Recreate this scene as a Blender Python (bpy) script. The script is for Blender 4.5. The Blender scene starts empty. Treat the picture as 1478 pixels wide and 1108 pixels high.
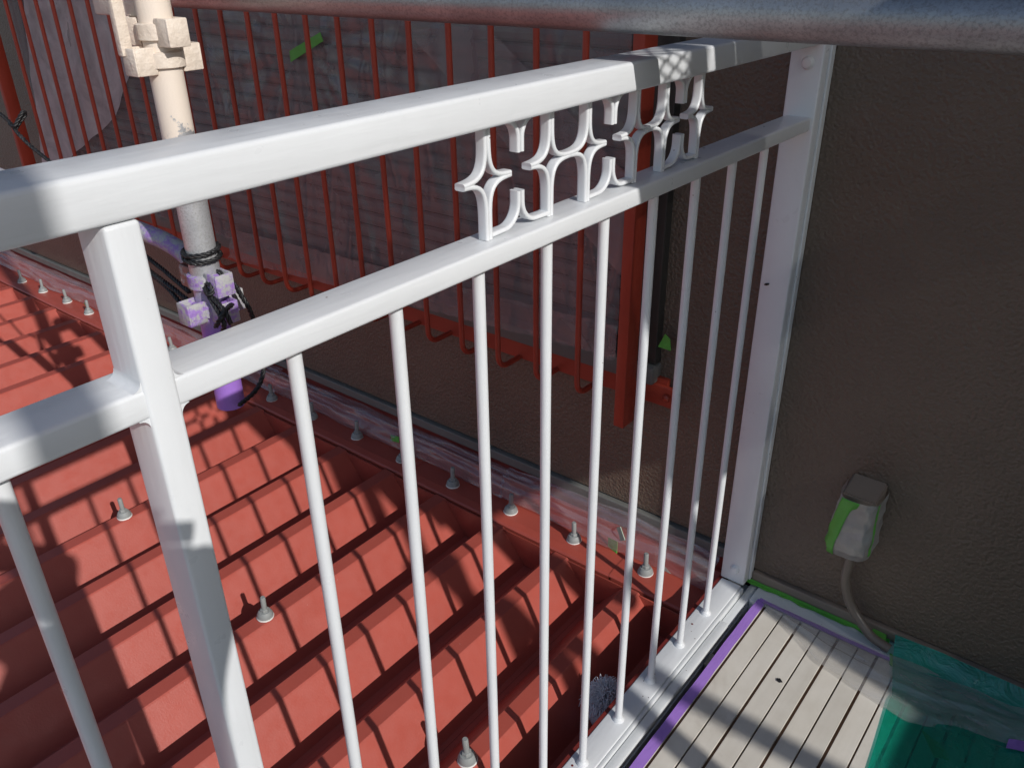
import bpy, bmesh, math, random
from mathutils import Vector, Matrix, noise

# ------------------------------------------------------------------ camera
scene = bpy.context.scene
F_PX, CX, CY = 1199.76, 739.0, 554.0
YAW, PITCH, ROLL = math.radians(-38.9126), math.radians(27.9358), math.radians(0.8408)
CAM = Vector((0.5, 0.0, 0.0))          # world origin of heights: the lens; the deck lies 1.215 m below
fw = Vector((math.sin(YAW)*math.cos(PITCH), math.cos(YAW)*math.cos(PITCH), -math.sin(PITCH)))
r0 = Vector((math.cos(YAW), -math.sin(YAW), 0))
d0 = fw.cross(r0)
rt = math.cos(ROLL)*r0 + math.sin(ROLL)*d0
dn = -math.sin(ROLL)*r0 + math.cos(ROLL)*d0
cam_d = bpy.data.cameras.new('camera')
cam = bpy.data.objects.new('camera', cam_d)
scene.collection.objects.link(cam)
cam.matrix_world = Matrix(((rt.x, -dn.x, -fw.x, CAM.x), (rt.y, -dn.y, -fw.y, CAM.y),
                           (rt.z, -dn.z, -fw.z, CAM.z), (0, 0, 0, 1)))
cam_d.sensor_width = 36.0
cam_d.lens = F_PX/1478.0*36.0
cam_d.clip_start = 0.02
cam_d.clip_end = 2000
scene.camera = cam

def ray(x, y):
    return rt*((x-CX)/F_PX) + dn*((y-CY)/F_PX) + fw
def at(x, y, depth):
    return CAM + ray(x, y)*depth
def on(x, y, ax, val):
    d = ray(x, y)
    return CAM + d*((val-CAM[ax])/d[ax])

# ------------------------------------------------------------------ world and sun
SUN = Vector((-1.0, 0.233, -0.66)).normalized()
world = bpy.data.worlds.new('World')
scene.world = world
world.use_nodes = True
wn = world.node_tree
bg = wn.nodes['Background']
sky = wn.nodes.new('ShaderNodeTexSky')
sky.sky_type = 'NISHITA'
sky.sun_disc = False
sky.sun_elevation = math.asin(-SUN.z)
sky.sun_rotation = math.atan2(-SUN.x, -SUN.y)
wn.links.new(sky.outputs[0], bg.inputs[0])
bg.inputs[1].default_value = 0.10
sd = bpy.data.lights.new('sun', 'SUN')
sd.energy = 3.45
sd.angle = math.radians(0.53)
sd.color = (1.0, 0.965, 0.92)
so = bpy.data.objects.new('sun', sd)
scene.collection.objects.link(so)
so.rotation_euler = SUN.to_track_quat('-Z', 'Y').to_euler()
so.location = (4, -1, 4)
vs = scene.view_settings
vs.view_transform = 'Standard'
vs.look = 'None'
vs.exposure = 0.0
vs.gamma = 1.0

# ------------------------------------------------------------------ helpers
COL = scene.collection
rnd = random.Random(7)

def empty(name, loc, label=None, cat=None, group=None, kind=None):
    o = bpy.data.objects.new(name, None)
    o.empty_display_size = 0.05
    o.location = loc
    COL.objects.link(o)
    tag(o, label, cat, group, kind)
    return o

def tag(o, label=None, cat=None, group=None, kind=None):
    if label: o['label'] = label
    if cat: o['category'] = cat
    if group: o['group'] = group
    if kind: o['kind'] = kind
    return o

def root_loc(p):
    v = Vector((0, 0, 0))
    while p is not None:
        v += p.location
        p = p.parent
    return v

def obj(name, bm, mat, parent=None, smooth=False, auto=None, loc=None):
    """bm in world coordinates (relative to loc when given) -> ONE mesh object"""
    me = bpy.data.meshes.new(name)
    bmesh.ops.recalc_face_normals(bm, faces=bm.faces)
    bm.to_mesh(me)
    bm.free()
    me.materials.append(MATS[mat])
    if smooth:
        for p in me.polygons: p.use_smooth = True
        if auto is not None:
            me.set_sharp_from_angle(angle=math.radians(auto))
    return link(name, me, parent, loc)

def link(name, me, parent=None, loc=None):
    o = bpy.data.objects.new(name, me)
    COL.objects.link(o)
    l = Vector(loc) if loc is not None else Vector((0, 0, 0))
    if parent is not None:
        o.parent = parent
        l = l - root_loc(parent)
    o.location = l
    return o

def box(bm, lo, hi, bev=0.0, seg=2):
    lo = Vector(lo); hi = Vector(hi)
    c = (lo+hi)/2; s = hi-lo
    r = bmesh.ops.create_cube(bm, size=1.0, matrix=Matrix.Translation(c) @ Matrix.Diagonal((s.x, s.y, s.z, 1)))
    if bev > 0:
        es = list({e for v in r['verts'] for e in v.link_edges})
        bmesh.ops.bevel(bm, geom=es, offset=bev, segments=seg, profile=0.5, affect='EDGES')

def obox(bm, c, size, rot, bev=0.0, seg=2):
    r = bmesh.ops.create_cube(bm, size=1.0, matrix=Matrix.Translation(c) @ rot.to_4x4() @ Matrix.Diagonal((size[0], size[1], size[2], 1)))
    if bev > 0:
        es = list({e for v in r['verts'] for e in v.link_edges})
        bmesh.ops.bevel(bm, geom=es, offset=bev, segments=seg, profile=0.5, affect='EDGES')

def nb():
    return bmesh.new()

def tube(bm, pts, r, n=12, caps=True, closed=False):
    pts = [Vector(p) for p in pts]
    rs = r if isinstance(r, (list, tuple)) else [r]*len(pts)
    m = len(pts)
    T = []
    for i in range(m):
        if closed:
            t = pts[(i+1) % m]-pts[i-1]
        else:
            t = pts[min(i+1, m-1)]-pts[max(i-1, 0)]
        T.append(t.normalized())
    up = Vector((0, 0, 1)) if abs(T[0].z) < 0.9 else Vector((0, 1, 0))
    N = (up - T[0]*up.dot(T[0])).normalized()
    rings = []
    for i in range(m):
        if i > 0:
            N = (N - T[i]*N.dot(T[i]))
            N = N.normalized() if N.length > 1e-6 else T[i].orthogonal().normalized()
        B = T[i].cross(N)
        rings.append([bm.verts.new(pts[i] + (N*math.cos(2*math.pi*k/n) + B*math.sin(2*math.pi*k/n))*rs[i]) for k in range(n)])
    rng = range(m) if closed else range(m-1)
    for i in rng:
        a, b = rings[i], rings[(i+1) % m]
        for k in range(n):
            bm.faces.new((a[k], a[(k+1) % n], b[(k+1) % n], b[k]))
    if caps and not closed:
        bm.faces.new(rings[0][::-1]); bm.faces.new(rings[-1])

def lathe(bm, c, prof, n=20):
    """profile [(r, z)] bottom to top about the vertical axis through c"""
    c = Vector(c)
    rings = []
    for r, z in prof:
        rings.append([bm.verts.new(c+Vector((r*math.cos(2*math.pi*k/n), r*math.sin(2*math.pi*k/n), z))) for k in range(n)])
    for a, b in zip(rings, rings[1:]):
        for k in range(n):
            bm.faces.new((a[k], a[(k+1) % n], b[(k+1) % n], b[k]))
    bm.faces.new(rings[0][::-1]); bm.faces.new(rings[-1])

def smooth_path(pts, sub=8):
    pts = [Vector(p) for p in pts]
    out = []
    for i in range(len(pts)-1):
        p0 = pts[max(i-1, 0)]; p1 = pts[i]; p2 = pts[i+1]; p3 = pts[min(i+2, len(pts)-1)]
        for k in range(sub):
            t = k/sub
            out.append(0.5*((2*p1)+(p2-p0)*t+(2*p0-5*p1+4*p2-p3)*t*t+(3*p1-p0-3*p2+p3)*t**3))
    out.append(pts[-1])
    return out

def rope_mesh(bm, pts, r=0.0045, pitch=0.03, sub=14):
    P = smooth_path(pts, sub)
    # resample evenly
    L = [0]
    for a, b in zip(P, P[1:]): L.append(L[-1]+(b-a).length)
    tot = L[-1]; m = max(8, int(tot/0.0045))
    Q = []; j = 0
    for i in range(m+1):
        s = tot*i/m
        while j < len(L)-2 and L[j+1] < s: j += 1
        f = (s-L[j])/max(L[j+1]-L[j], 1e-9)
        Q.append(P[j].lerp(P[j+1], f))
    T = [(Q[min(i+1, m)]-Q[max(i-1, 0)]).normalized() for i in range(m+1)]
    N = T[0].orthogonal().normalized()
    fr = []
    for i in range(m+1):
        N = (N-T[i]*N.dot(T[i])).normalized()
        fr.append((N.copy(), T[i].cross(N)))
    for s in range(3):
        path = []
        for i in range(m+1):
            a = 2*math.pi*(s/3 + tot*i/m/pitch)
            path.append(Q[i]+(fr[i][0]*math.cos(a)+fr[i][1]*math.sin(a))*r*0.55)
        tube(bm, path, r*0.55, 6)

def ribbon(bm, pts2, x0, x1, th):
    """flat strip: path of (y,z), extruded from x0 to x1, thickness th"""
    P = [Vector((p[0], p[1])) for p in pts2]
    L = []; R = []
    for i in range(len(P)):
        t = (P[min(i+1, len(P)-1)]-P[max(i-1, 0)]).normalized()
        nrm = Vector((-t.y, t.x))*th/2
        L.append(P[i]+nrm); R.append(P[i]-nrm)
    rows = []
    e = th*0.25
    for i in range(len(P)):
        a, b = L[i], R[i]; m = (a+b)/2
        ai, bi = m+(a-m)*0.45, m+(b-m)*0.45
        am, bm_ = m+(a-m)*0.92, m+(b-m)*0.92
        rows.append([bm.verts.new((x, q.x, q.y)) for x, q in
                     ((x0, ai), (x0+e, am), (x0+2*e, a), (x1-2*e, a), (x1-e, am), (x1, ai), (x1, bi), (x1-e, bm_), (x1-2*e, b), (x0+2*e, b), (x0+e, bm_), (x0, bi))])
    n = 12
    for i in range(len(rows)-1):
        for k in range(n):
            bm.faces.new((rows[i][k], rows[i][(k+1) % n], rows[i+1][(k+1) % n], rows[i+1][k]))
    bm.faces.new(rows[0]); bm.faces.new(rows[-1][::-1])

def sheet(bm, fn, nu, nv):
    V = [[bm.verts.new(fn(i/nu, j/nv)) for j in range(nv+1)] for i in range(nu+1)]
    for i in range(nu):
        for j in range(nv):
            bm.faces.new((V[i][j], V[i+1][j], V[i+1][j+1], V[i][j+1]))

def nz(x, y, z=0.0):
    return noise.noise(Vector((x, y, z)))
def ridge(x, y, z=0.0):
    return 1-abs(noise.noise(Vector((x, y, z))))*2

# ------------------------------------------------------------------ materials
MATS = {}
def mat(name):
    m = bpy.data.materials.new(name)
    m.use_nodes = True
    MATS[name] = m
    nt = m.node_tree
    return m, nt, nt.nodes['Principled BSDF']
def N(nt, t, **kw):
    n = nt.nodes.new(t)
    for k, v in kw.items():
        if isinstance(k, str) and hasattr(n, k): setattr(n, k, v)
    return n
def coords(nt):
    return nt.nodes.new('ShaderNodeNewGeometry').outputs['Position']
def tex_noise(nt, vec, scale, detail=4, rough=0.55, dist=0.0, stretch=None):
    if stretch:
        mp = nt.nodes.new('ShaderNodeMapping'); mp.inputs['Scale'].default_value = stretch
        nt.links.new(vec, mp.inputs['Vector']); vec = mp.outputs['Vector']
    n = nt.nodes.new('ShaderNodeTexNoise')
    n.inputs['Scale'].default_value = scale; n.inputs['Detail'].default_value = detail
    n.inputs['Roughness'].default_value = rough; n.inputs['Distortion'].default_value = dist
    nt.links.new(vec, n.inputs['Vector'])
    return n.outputs['Fac']
def ramp(nt, fac, stops):
    r = nt.nodes.new('ShaderNodeValToRGB')
    el = r.color_ramp.elements
    while len(el) < len(stops): el.new(0.5)
    for e, (p, c) in zip(el, stops):
        e.position = p; e.color = (c[0], c[1], c[2], 1) if isinstance(c, (tuple, list)) else (c, c, c, 1)
    nt.links.new(fac, r.inputs['Fac'])
    return r.outputs['Color']
def mixc(nt, fac, a, b, mode='MIX'):
    m = nt.nodes.new('ShaderNodeMix'); m.data_type = 'RGBA'; m.blend_type = mode
    if isinstance(fac, (int, float)): m.inputs[0].default_value = fac
    else: nt.links.new(fac, m.inputs[0])
    for i, v in ((6, a), (7, b)):
        if isinstance(v, (tuple, list)): m.inputs[i].default_value = (v[0], v[1], v[2], 1)
        else: nt.links.new(v, m.inputs[i])
    return m.outputs[2]
def bump(nt, bs, h, strength, dist, prev=None):
    b = nt.nodes.new('ShaderNodeBump')
    b.inputs['Strength'].default_value = strength; b.inputs['Distance'].default_value = dist
    nt.links.new(h, b.inputs['Height'])
    if prev is not None: nt.links.new(prev, b.inputs['Normal'])
    nt.links.new(b.outputs['Normal'], bs.inputs['Normal'])
    return b.outputs['Normal']
def math_n(nt, op, a, b=0.0):
    m = nt.nodes.new('ShaderNodeMath'); m.operation = op
    for i, v in enumerate((a, b)):
        if isinstance(v, (int, float)): m.inputs[i].default_value = v
        else: nt.links.new(v, m.inputs[i])
    return m.outputs[0]

def paint(name, c, rough=0.4, var=0.12, bstr=0.25, bscale=90, stretch=None, speck=None, dirt=None):
    m, nt, bs = mat(name)
    P = coords(nt)
    n1 = tex_noise(nt, P, 9, 5)
    lo = tuple(x*(1-var) for x in c); hi = tuple(min(1, x*(1+var*0.6)) for x in c)
    col = ramp(nt, n1, [(0.3, lo), (0.7, hi)])
    if dirt:
        d = tex_noise(nt, P, 28, 6, 0.7)
        col = mixc(nt, ramp(nt, d, [(0.60, 0.0), (0.78, dirt[1])]), col, dirt[0])
    if speck:
        v = nt.nodes.new('ShaderNodeTexVoronoi'); v.inputs['Scale'].default_value = speck[1]
        nt.links.new(P, v.inputs['Vector'])
        col = mixc(nt, ramp(nt, v.outputs['Distance'], [(0.0, 1.0), (speck[2], 1.0), (speck[2]*1.4, 0.0)]), col, speck[0])
    nt.links.new(col, bs.inputs['Base Color'])
    rr = ramp(nt, tex_noise(nt, P, 35, 4), [(0.3, rough*0.8), (0.7, min(1, rough*1.25))])
    nt.links.new(rr, bs.inputs['Roughness'])
    h = tex_noise(nt, P, bscale, 3, 0.5, 0.2, stretch)
    a = bump(nt, bs, h, bstr, 0.0012)
    h2 = tex_noise(nt, P, 9, 2)
    bump(nt, bs, h2, 0.10, 0.006, a)
    return m

WHITE = (0.71, 0.73, 0.75)
paint('white_paint', WHITE, 0.33, 0.045, 0.50, 95, (1, 0.12, 1), speck=((0.18, 0.12, 0.1), 30, 0.024), dirt=((0.56, 0.57, 0.58), 0.22))
paint('white_paint_upright', WHITE, 0.33, 0.045, 0.45, 110, (1, 1, 0.10), speck=((0.2, 0.14, 0.12), 26, 0.018), dirt=((0.56, 0.57, 0.58), 0.18))
paint('white_sill', (0.70, 0.725, 0.74), 0.45, 0.06, 0.25, 80, speck=((0.09, 0.05, 0.04), 42, 0.03), dirt=((0.45, 0.44, 0.42), 0.35))
paint('red_roof_paint', (0.405, 0.083, 0.060), 0.40, 0.05, 0.22, 260, speck=((0.55, 0.38, 0.34), 17, 0.010), dirt=((0.43, 0.11, 0.082), 0.4))
paint('red_flashing_paint', (0.37, 0.070, 0.048), 0.40, 0.08, 0.2, 180, dirt=((0.40, 0.11, 0.08), 0.3))
paint('red_grille_paint', (0.36, 0.048, 0.026), 0.42, 0.12, 0.3, 150, dirt=((0.13, 0.02, 0.015), 0.5))
paint('dark_red', (0.17, 0.022, 0.018), 0.5, 0.15, 0.3, 120, dirt=((0.3, 0.2, 0.18), 0.3))
paint('bolt_grey', (0.27, 0.285, 0.28), 0.55, 0.1, 0.3, 300)
paint('bolt_seal', (0.75, 0.75, 0.72), 0.6, 0.06, 0.5, 300)
paint('frame_dark', (0.035, 0.034, 0.032), 0.4, 0.15, 0.2, 120)
paint('sill_grey', (0.15, 0.15, 0.14), 0.5, 0.15, 0.3, 120, dirt=((0.32, 0.31, 0.27), 0.6))
paint('shutter', (0.19, 0.17, 0.16), 0.45, 0.12, 0.2, 90)
paint('cable_brown', (0.17, 0.14, 0.115), 0.35, 0.1, 0.2, 200)
paint('box_brown', (0.25, 0.20, 0.16), 0.5, 0.1, 0.3, 200)
paint('purple_tape', (0.36, 0.19, 0.62), 0.55, 0.10, 0.5, 240, (1, 0.2, 1))
paint('green_tape', (0.11, 0.40, 0.06), 0.5, 0.12, 0.5, 240)
paint('faded_tape', (0.40, 0.50, 0.40), 0.5, 0.12, 0.5, 240)
paint('dark_slab', (0.03, 0.03, 0.03), 0.9, 0.3, 0.3, 60)
paint('shade_parapet_paint', (0.35, 0.32, 0.28), 0.8, 0.1, 0.5, 60)
paint('cloth_navy', (0.03, 0.04, 0.07), 0.85, 0.2, 0.5, 300)
paint('cloth_grey', (0.16, 0.16, 0.17), 0.85, 0.2, 0.5, 300)
paint('skin', (0.55, 0.34, 0.25), 0.55, 0.06, 0.1, 200)
paint('hair', (0.02, 0.017, 0.015), 0.6, 0.2, 0.5, 400)
paint('phone_black', (0.02, 0.02, 0.022), 0.2, 0.1, 0.05, 100)
paint('paving', (0.22, 0.21, 0.20), 0.9, 0.15, 0.4, 8)
paint('white_fibre', (0.75, 0.74, 0.78), 0.7, 0.05, 0.2, 300)

def mesh_cloth(name, c, open_):
    m, nt, bs = mat(name)
    bs.inputs['Base Color'].default_value = (*c, 1); bs.inputs['Roughness'].default_value = 0.9
    tr = nt.nodes.new('ShaderNodeBsdfTransparent')
    mx = nt.nodes.new('ShaderNodeMixShader'); mx.inputs[0].default_value = 1-open_
    nt.links.new(tr.outputs[0], mx.inputs[1]); nt.links.new(bs.outputs[0], mx.inputs[2])
    nt.links.new(mx.outputs[0], nt.nodes['Material Output'].inputs['Surface'])
mesh_cloth('net_grey', (0.07, 0.075, 0.08), 0.27)

def wall_mat():
    m, nt, bs = mat('wall_stucco')
    P = coords(nt)
    c = ramp(nt, tex_noise(nt, P, 5, 5), [(0.3, (0.135, 0.100, 0.074)), (0.7, (0.160, 0.120, 0.090))])
    c = mixc(nt, ramp(nt, tex_noise(nt, P, 1.7, 5, 0.6, 0.5), [(0.40, 0.0), (0.72, 0.45)]), c, (0.075, 0.058, 0.046))
    nt.links.new(c, bs.inputs['Base Color'])
    bs.inputs['Roughness'].default_value = 0.36
    bs.inputs['Specular IOR Level'].default_value = 0.5
    v = nt.nodes.new('ShaderNodeTexVoronoi'); v.feature = 'SMOOTH_F1'
    v.inputs['Scale'].default_value = 150; nt.links.new(P, v.inputs['Vector'])
    a = bump(nt, bs, v.outputs['Distance'], 0.40, 0.006)
    bump(nt, bs, tex_noise(nt, P, 210, 3, 0.5), 0.55, 0.005, a)
wall_mat()

def steel(name, zones=None, k=1.0):
    m, nt, bs = mat(name)
    P = coords(nt)
    n = tex_noise(nt, P, 300, 4, 0.7)
    n2 = tex_noise(nt, P, 14, 4, 0.6)
    c = mixc(nt, ramp(nt, n2, [(0.35, 0.0), (0.65, 1.0)]), (0.50*k, 0.51*k, 0.53*k), (0.64*k, 0.65*k, 0.67*k))
    c = mixc(nt, ramp(nt, n, [(0.46, 0.0), (0.62, 0.5)]), c, (0.30*k, 0.295*k, 0.285*k))
    metal = 0.8
    if zones:
        sx = nt.nodes.new('ShaderNodeSeparateXYZ'); nt.links.new(P, sx.inputs[0])
        zz = math_n(nt, 'ADD', sx.outputs['Z'], math_n(nt, 'MULTIPLY', math_n(nt, 'SUBTRACT', tex_noise(nt, P, 32, 5, 0.75), 0.5), 0.16))
        xx = math_n(nt, 'ADD', zz, math_n(nt, 'MULTIPLY', math_n(nt, 'SUBTRACT', sx.outputs['X'], -0.70), -1.4))
        top = ramp(nt, math_n(nt, 'ADD', xx, 1.0), [(0.735, 0.0), (0.742, 1.0)])
        bot = ramp(nt, math_n(nt, 'ADD', zz, 1.0), [(0.43, 1.0), (0.53, 0.0)])
        c = mixc(nt, bot, c, (0.34, 0.17, 0.60))
        c = mixc(nt, top, c, (0.80, 0.70, 0.60))
        pm = math_n(nt, 'MAXIMUM', top, bot)
        nt.links.new(math_n(nt, 'MULTIPLY', math_n(nt, 'SUBTRACT', 1.0, pm), 0.5), bs.inputs['Metallic'])
    else:
        bs.inputs['Metallic'].default_value = metal
    nt.links.new(c, bs.inputs['Base Color'])
    nt.links.new(ramp(nt, n, [(0.3, 0.30), (0.7, 0.5)]), bs.inputs['Roughness'])
    bump(nt, bs, n, 0.30, 0.0015)
steel('galvanised', None, 0.66)
steel('scaffold_post_paint', True)

def overspray(name, base, over, thr=0.5):
    m, nt, bs = mat(name)
    P = coords(nt)
    f = ramp(nt, tex_noise(nt, P, 45, 6, 0.8), [(thr-0.06, 0.0), (thr+0.04, 1.0)])
    nt.links.new(mixc(nt, f, base, over), bs.inputs['Base Color'])
    bs.inputs['Roughness'].default_value = 0.5
    bump(nt, bs, tex_noise(nt, P, 120, 4, 0.6), 0.7, 0.003)
overspray('cream_paint', (0.78, 0.68, 0.58), (0.72, 0.62, 0.52), 0.5)
overspray('purple_spray', (0.42, 0.42, 0.42), (0.32, 0.19, 0.52), 0.52)
overspray('purple_spray_thin', (0.42, 0.42, 0.44), (0.33, 0.20, 0.50), 0.54)
overspray('rope_black', (0.012, 0.012, 0.013), (0.04, 0.04, 0.045), 0.62)
overspray('red_oxide_spray', (0.40, 0.39, 0.38), (0.33, 0.14, 0.11), 0.45)

def deck_mat():
    m, nt, bs = mat('deck_board')
    P = coords(nt)
    oi = nt.nodes.new('ShaderNodeObjectInfo')
    n = tex_noise(nt, P, 12, 6, 0.6)
    c = ramp(nt, n, [(0.25, (0.62, 0.575, 0.50)), (0.7, (0.74, 0.70, 0.63))])
    st = tex_noise(nt, P, 7, 5, 0.65, 0.6)
    c = mixc(nt, ramp(nt, st, [(0.52, 0.0), (0.74, 0.55)]), c, (0.34, 0.28, 0.22))
    c = mixc(nt, math_n(nt, 'MULTIPLY', oi.outputs['Random'], 0.25), c, (0.42, 0.40, 0.37))
    w = tex_noise(nt, P, 30, 4, 0.6, 0, (1, 0.06, 1))
    c = mixc(nt, ramp(nt, w, [(0.5, 0.0), (0.8, 0.25)]), c, (0.36, 0.32, 0.27))
    nt.links.new(c, bs.inputs['Base Color'])
    bs.inputs['Roughness'].default_value = 0.55
    bump(nt, bs, w, 0.2, 0.001)
deck_mat()
paint('deck_groove', (0.16, 0.085, 0.05), 0.8, 0.2, 0.2, 60)

def film(name, tcol, dcol, opac, gloss=0.12, rough=0.18, wr=(40, 0.5, 0.004), trans=0.4, stretch=None, var=1.0):
    m, nt, bs = mat(name)
    nt.nodes.remove(bs)
    out = nt.nodes['Material Output']
    P = coords(nt)
    tr = nt.nodes.new('ShaderNodeBsdfTransparent'); tr.inputs[0].default_value = (*tcol, 1)
    df = nt.nodes.new('ShaderNodeBsdfDiffuse'); df.inputs[0].default_value = (*dcol, 1)
    tl = nt.nodes.new('ShaderNodeBsdfTranslucent'); tl.inputs[0].default_value = (*dcol, 1)
    gl = nt.nodes.new('ShaderNodeBsdfGlossy'); gl.inputs['Roughness'].default_value = rough
    gl.inputs[0].default_value = (0.9, 0.9, 0.9, 1)
    b = nt.nodes.new('ShaderNodeBump'); b.inputs['Strength'].default_value = wr[1]; b.inputs['Distance'].default_value = wr[2]
    nt.links.new(tex_noise(nt, P, wr[0], 4, 0.6, 0.8, stretch), b.inputs['Height'])
    for s in (df, tl, gl): nt.links.new(b.outputs[0], s.inputs['Normal'])
    def mx(f, a, c):
        x = nt.nodes.new('ShaderNodeMixShader')
        if isinstance(f, (int, float)): x.inputs[0].default_value = f
        else: nt.links.new(f, x.inputs[0])
        nt.links.new(a, x.inputs[1]); nt.links.new(c, x.inputs[2])
        return x.outputs[0]
    body = mx(gloss, mx(trans, df.outputs[0], tl.outputs[0]), gl.outputs[0])
    f = ramp(nt, tex_noise(nt, P, wr[0]*(0.9 if stretch else 0.35), 5, 0.65, 0.6, stretch), [(0.3, opac*(1-0.35*var)), (0.72, min(1, opac*(1+0.4*var)))])
    nt.links.new(mx(f, tr.outputs[0], body), out.inputs['Surface'])
film('film_window', (0.90, 0.86, 0.86), (0.52, 0.48, 0.49), 0.42, 0.14, 0.2, (12, 0.35, 0.008), var=0.35)
film('film_window_thick', (0.95, 0.9, 0.9), (0.84, 0.78, 0.78), 0.75, 0.08, 0.35, (22, 0.5, 0.008))
film('film_wallfoot', (0.93, 0.86, 0.88), (0.70, 0.66, 0.70), 0.32, 0.30, 0.14, (34, 0.7, 0.006), stretch=(0.22, 1, 1))
film('film_deck', (0.96, 0.96, 0.96), (0.80, 0.79, 0.79), 0.33, 0.30, 0.14, (34, 0.8, 0.008), stretch=(0.16, 1, 1))
film('film_green', (0.03, 0.62, 0.48), (0.02, 0.48, 0.36), 0.50, 0.20, 0.14, (16, 0.9, 0.012), 0.25)
film('film_box', (0.96, 0.96, 0.96), (0.78, 0.80, 0.80), 0.50, 0.22, 0.16, (45, 0.5, 0.006), var=0.35)

# ------------------------------------------------------------------ key dimensions (metres)
WY = 1.40                 # face of the house wall
DZ = -1.215               # deck
ZC = -1.268               # roof crests
PITCH_R, CREST, H_R = 0.192, 0.036, 0.086
RUN = 0.066
X0R = -0.186              # crest nearest to the railing
FL_Y0 = 1.268             # front edge of the flashing

# ------------------------------------------------------------------ ground below
b = nb(); 
for s in (1,):
    v = [b.verts.new((x, y, -4.2)) for x, y in ((-600, -600), (600, -600), (600, 600), (-600, 600))]
    b.faces.new(v)
tag(obj('ground', b, 'paving'), kind='structure')

# ------------------------------------------------------------------ house wall
WIN = (-2.80, -0.268, -0.775, 0.62)       # window opening x0 x1 z0 z1
hw = empty('house_wall', (0, WY, -4.2), 'dark brown stucco house wall beside the white railing', 'wall')
WBL, WBR, WTOP = -1.158, -1.188, 2.2
b = nb()
def wall_face(bm):
    xs = [-5.5, WIN[0], WIN[1], 0.0, 3.0]
    y0, y1 = WY, WY+0.22
    def blk(x0, x1, z0, z1): box(bm, (x0, y0, z0), (x1, y1, z1))
    # butt-jointed blocks share no overlapping faces
    blk(-5.5, WIN[0], WBL, WTOP)
    blk(WIN[0], WIN[1], WBL, WIN[2])
    blk(WIN[0], WIN[1], WIN[3], WTOP)
    blk(WIN[1], 0.012, WBL, WTOP)
    blk(0.012, 3.0, WBR, WTOP)
wall_face(b)
bmesh.ops.remove_doubles(b, verts=b.verts, dist=1e-5)
obj('stucco_face', b, 'wall_stucco', hw)
b = nb(); box(b, (-5.5, WY+0.012, -4.2), (3.0, WY+0.22, WBR-0.002)); obj('foundation', b, 'dark_slab', hw)
b = nb(); box(b, (-5.5, WY-0.012, WBL-0.030), (-0.03, WY+0.011, WBL-0.004), 0.003); obj('base_trim', b, 'sill_grey', hw)
b = nb(); box(b, (-5.5, WY-0.006, WBL-0.118), (-0.03, WY+0.010, WBL-0.031)); obj('upstand', b, 'dark_red', hw)
b = nb(); box(b, (0.03, WY-0.010, -1.214), (3.0, WY+0.011, WBR-0.003), 0.003); obj('skirting', b, 'box_brown', hw)

# ------------------------------------------------------------------ window with shutter
wx0, wx1, wz0, wz1 = WIN
win = empty('shutter_window', ((wx0+wx1)/2, WY+0.05, wz0), 'wide window with closed slatted shutter behind the red bar grille', 'window')
for lo, hi in (((wx1-0.058, WY-0.022, wz0+0.0), (wx1+0.036, WY+0.09, wz1)), ((wx0-0.02, WY-0.022, wz0), (wx0+0.05, WY+0.09, wz1)),
               ((wx0-0.02, WY-0.022, wz1), (wx1+0.036, WY+0.09, wz1+0.05))):
    b = nb(); box(b, lo, hi, 0.004); obj('frame', b, 'frame_dark', win, True, 35)
b = nb(); box(b, (wx0-0.02, WY-0.034, wz0-0.042), (wx1+0.038, WY+0.09, wz0-0.001), 0.004); obj('sill', b, 'sill_grey', win, True, 35)
b = nb(); box(b, (wx0+0.05, WY+0.07, wz0), (wx1-0.058, WY+0.09, wz1)); obj('backing', b, 'frame_dark', win)
pitch = 0.037
nsl = int((wz1-wz0)/pitch)
b = nb(); hw_ = (wx1-0.059-(wx0+0.051))/2
prof = [(0.0, 0.0), (-0.010, 0.006), (-0.013, 0.018), (-0.010, 0.030), (0.0, 0.0345)]
for s in (-1, 1):
    pass
va = [b.verts.new((-hw_, y, z)) for y, z in prof]; vb = [b.verts.new((hw_, y, z)) for y, z in prof]
for i in range(len(prof)-1): b.faces.new((va[i], vb[i], vb[i+1], va[i+1]))
b.faces.new(va[::-1]); b.faces.new(vb); b.faces.new((va[-1], vb[-1], vb[0], va[0]))
sl = obj('slat', b, 'shutter', win, loc=((wx0+wx1-0.008)/2, WY+0.058, wz0+0.002))
for i in range(1, nsl):
    link('slat', sl.data, win, ((wx0+wx1-0.008)/2, WY+0.058, wz0+0.002+pitch*i))

# masking film over the window
b = nb()
A = Vector((on(442, 66, 1, WY-0.03).x, 0, on(442, 66, 1, WY-0.03).z))
def fwin(u, v):
    x = wx0+0.01+u*(wx1-0.040-wx0-0.01); z = wz0+0.005+v*(wz1-wz0-0.02)
    dx, dz = x-A.x, z-A.z
    r = math.hypot(dx, dz); a = math.atan2(dz, dx)
    rad = 0.010*math.exp(-r*2.2)*math.sin(a*19+3*nz(a*2, r))*min(1, r*5)
    y = 0.010*ridge(x*2.1+0.6*z, z*0.8+x*0.3, 3)+0.005*nz(x*7, z*2.5, 1)+0.013*max(0, ridge(x*6+z*1.2, z*0.9, 5))**5+0.010*max(0, ridge(x*11-z*2, z*1.3, 11))**5+rad*0.7
    return (x, WY-0.040-y*0.9, z)
sheet(b, fwin, 330, 120)
tag(obj('masking_film', b, 'film_window', None, True), 'thin clear masking film taped across the shuttered window', 'plastic film')

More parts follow.
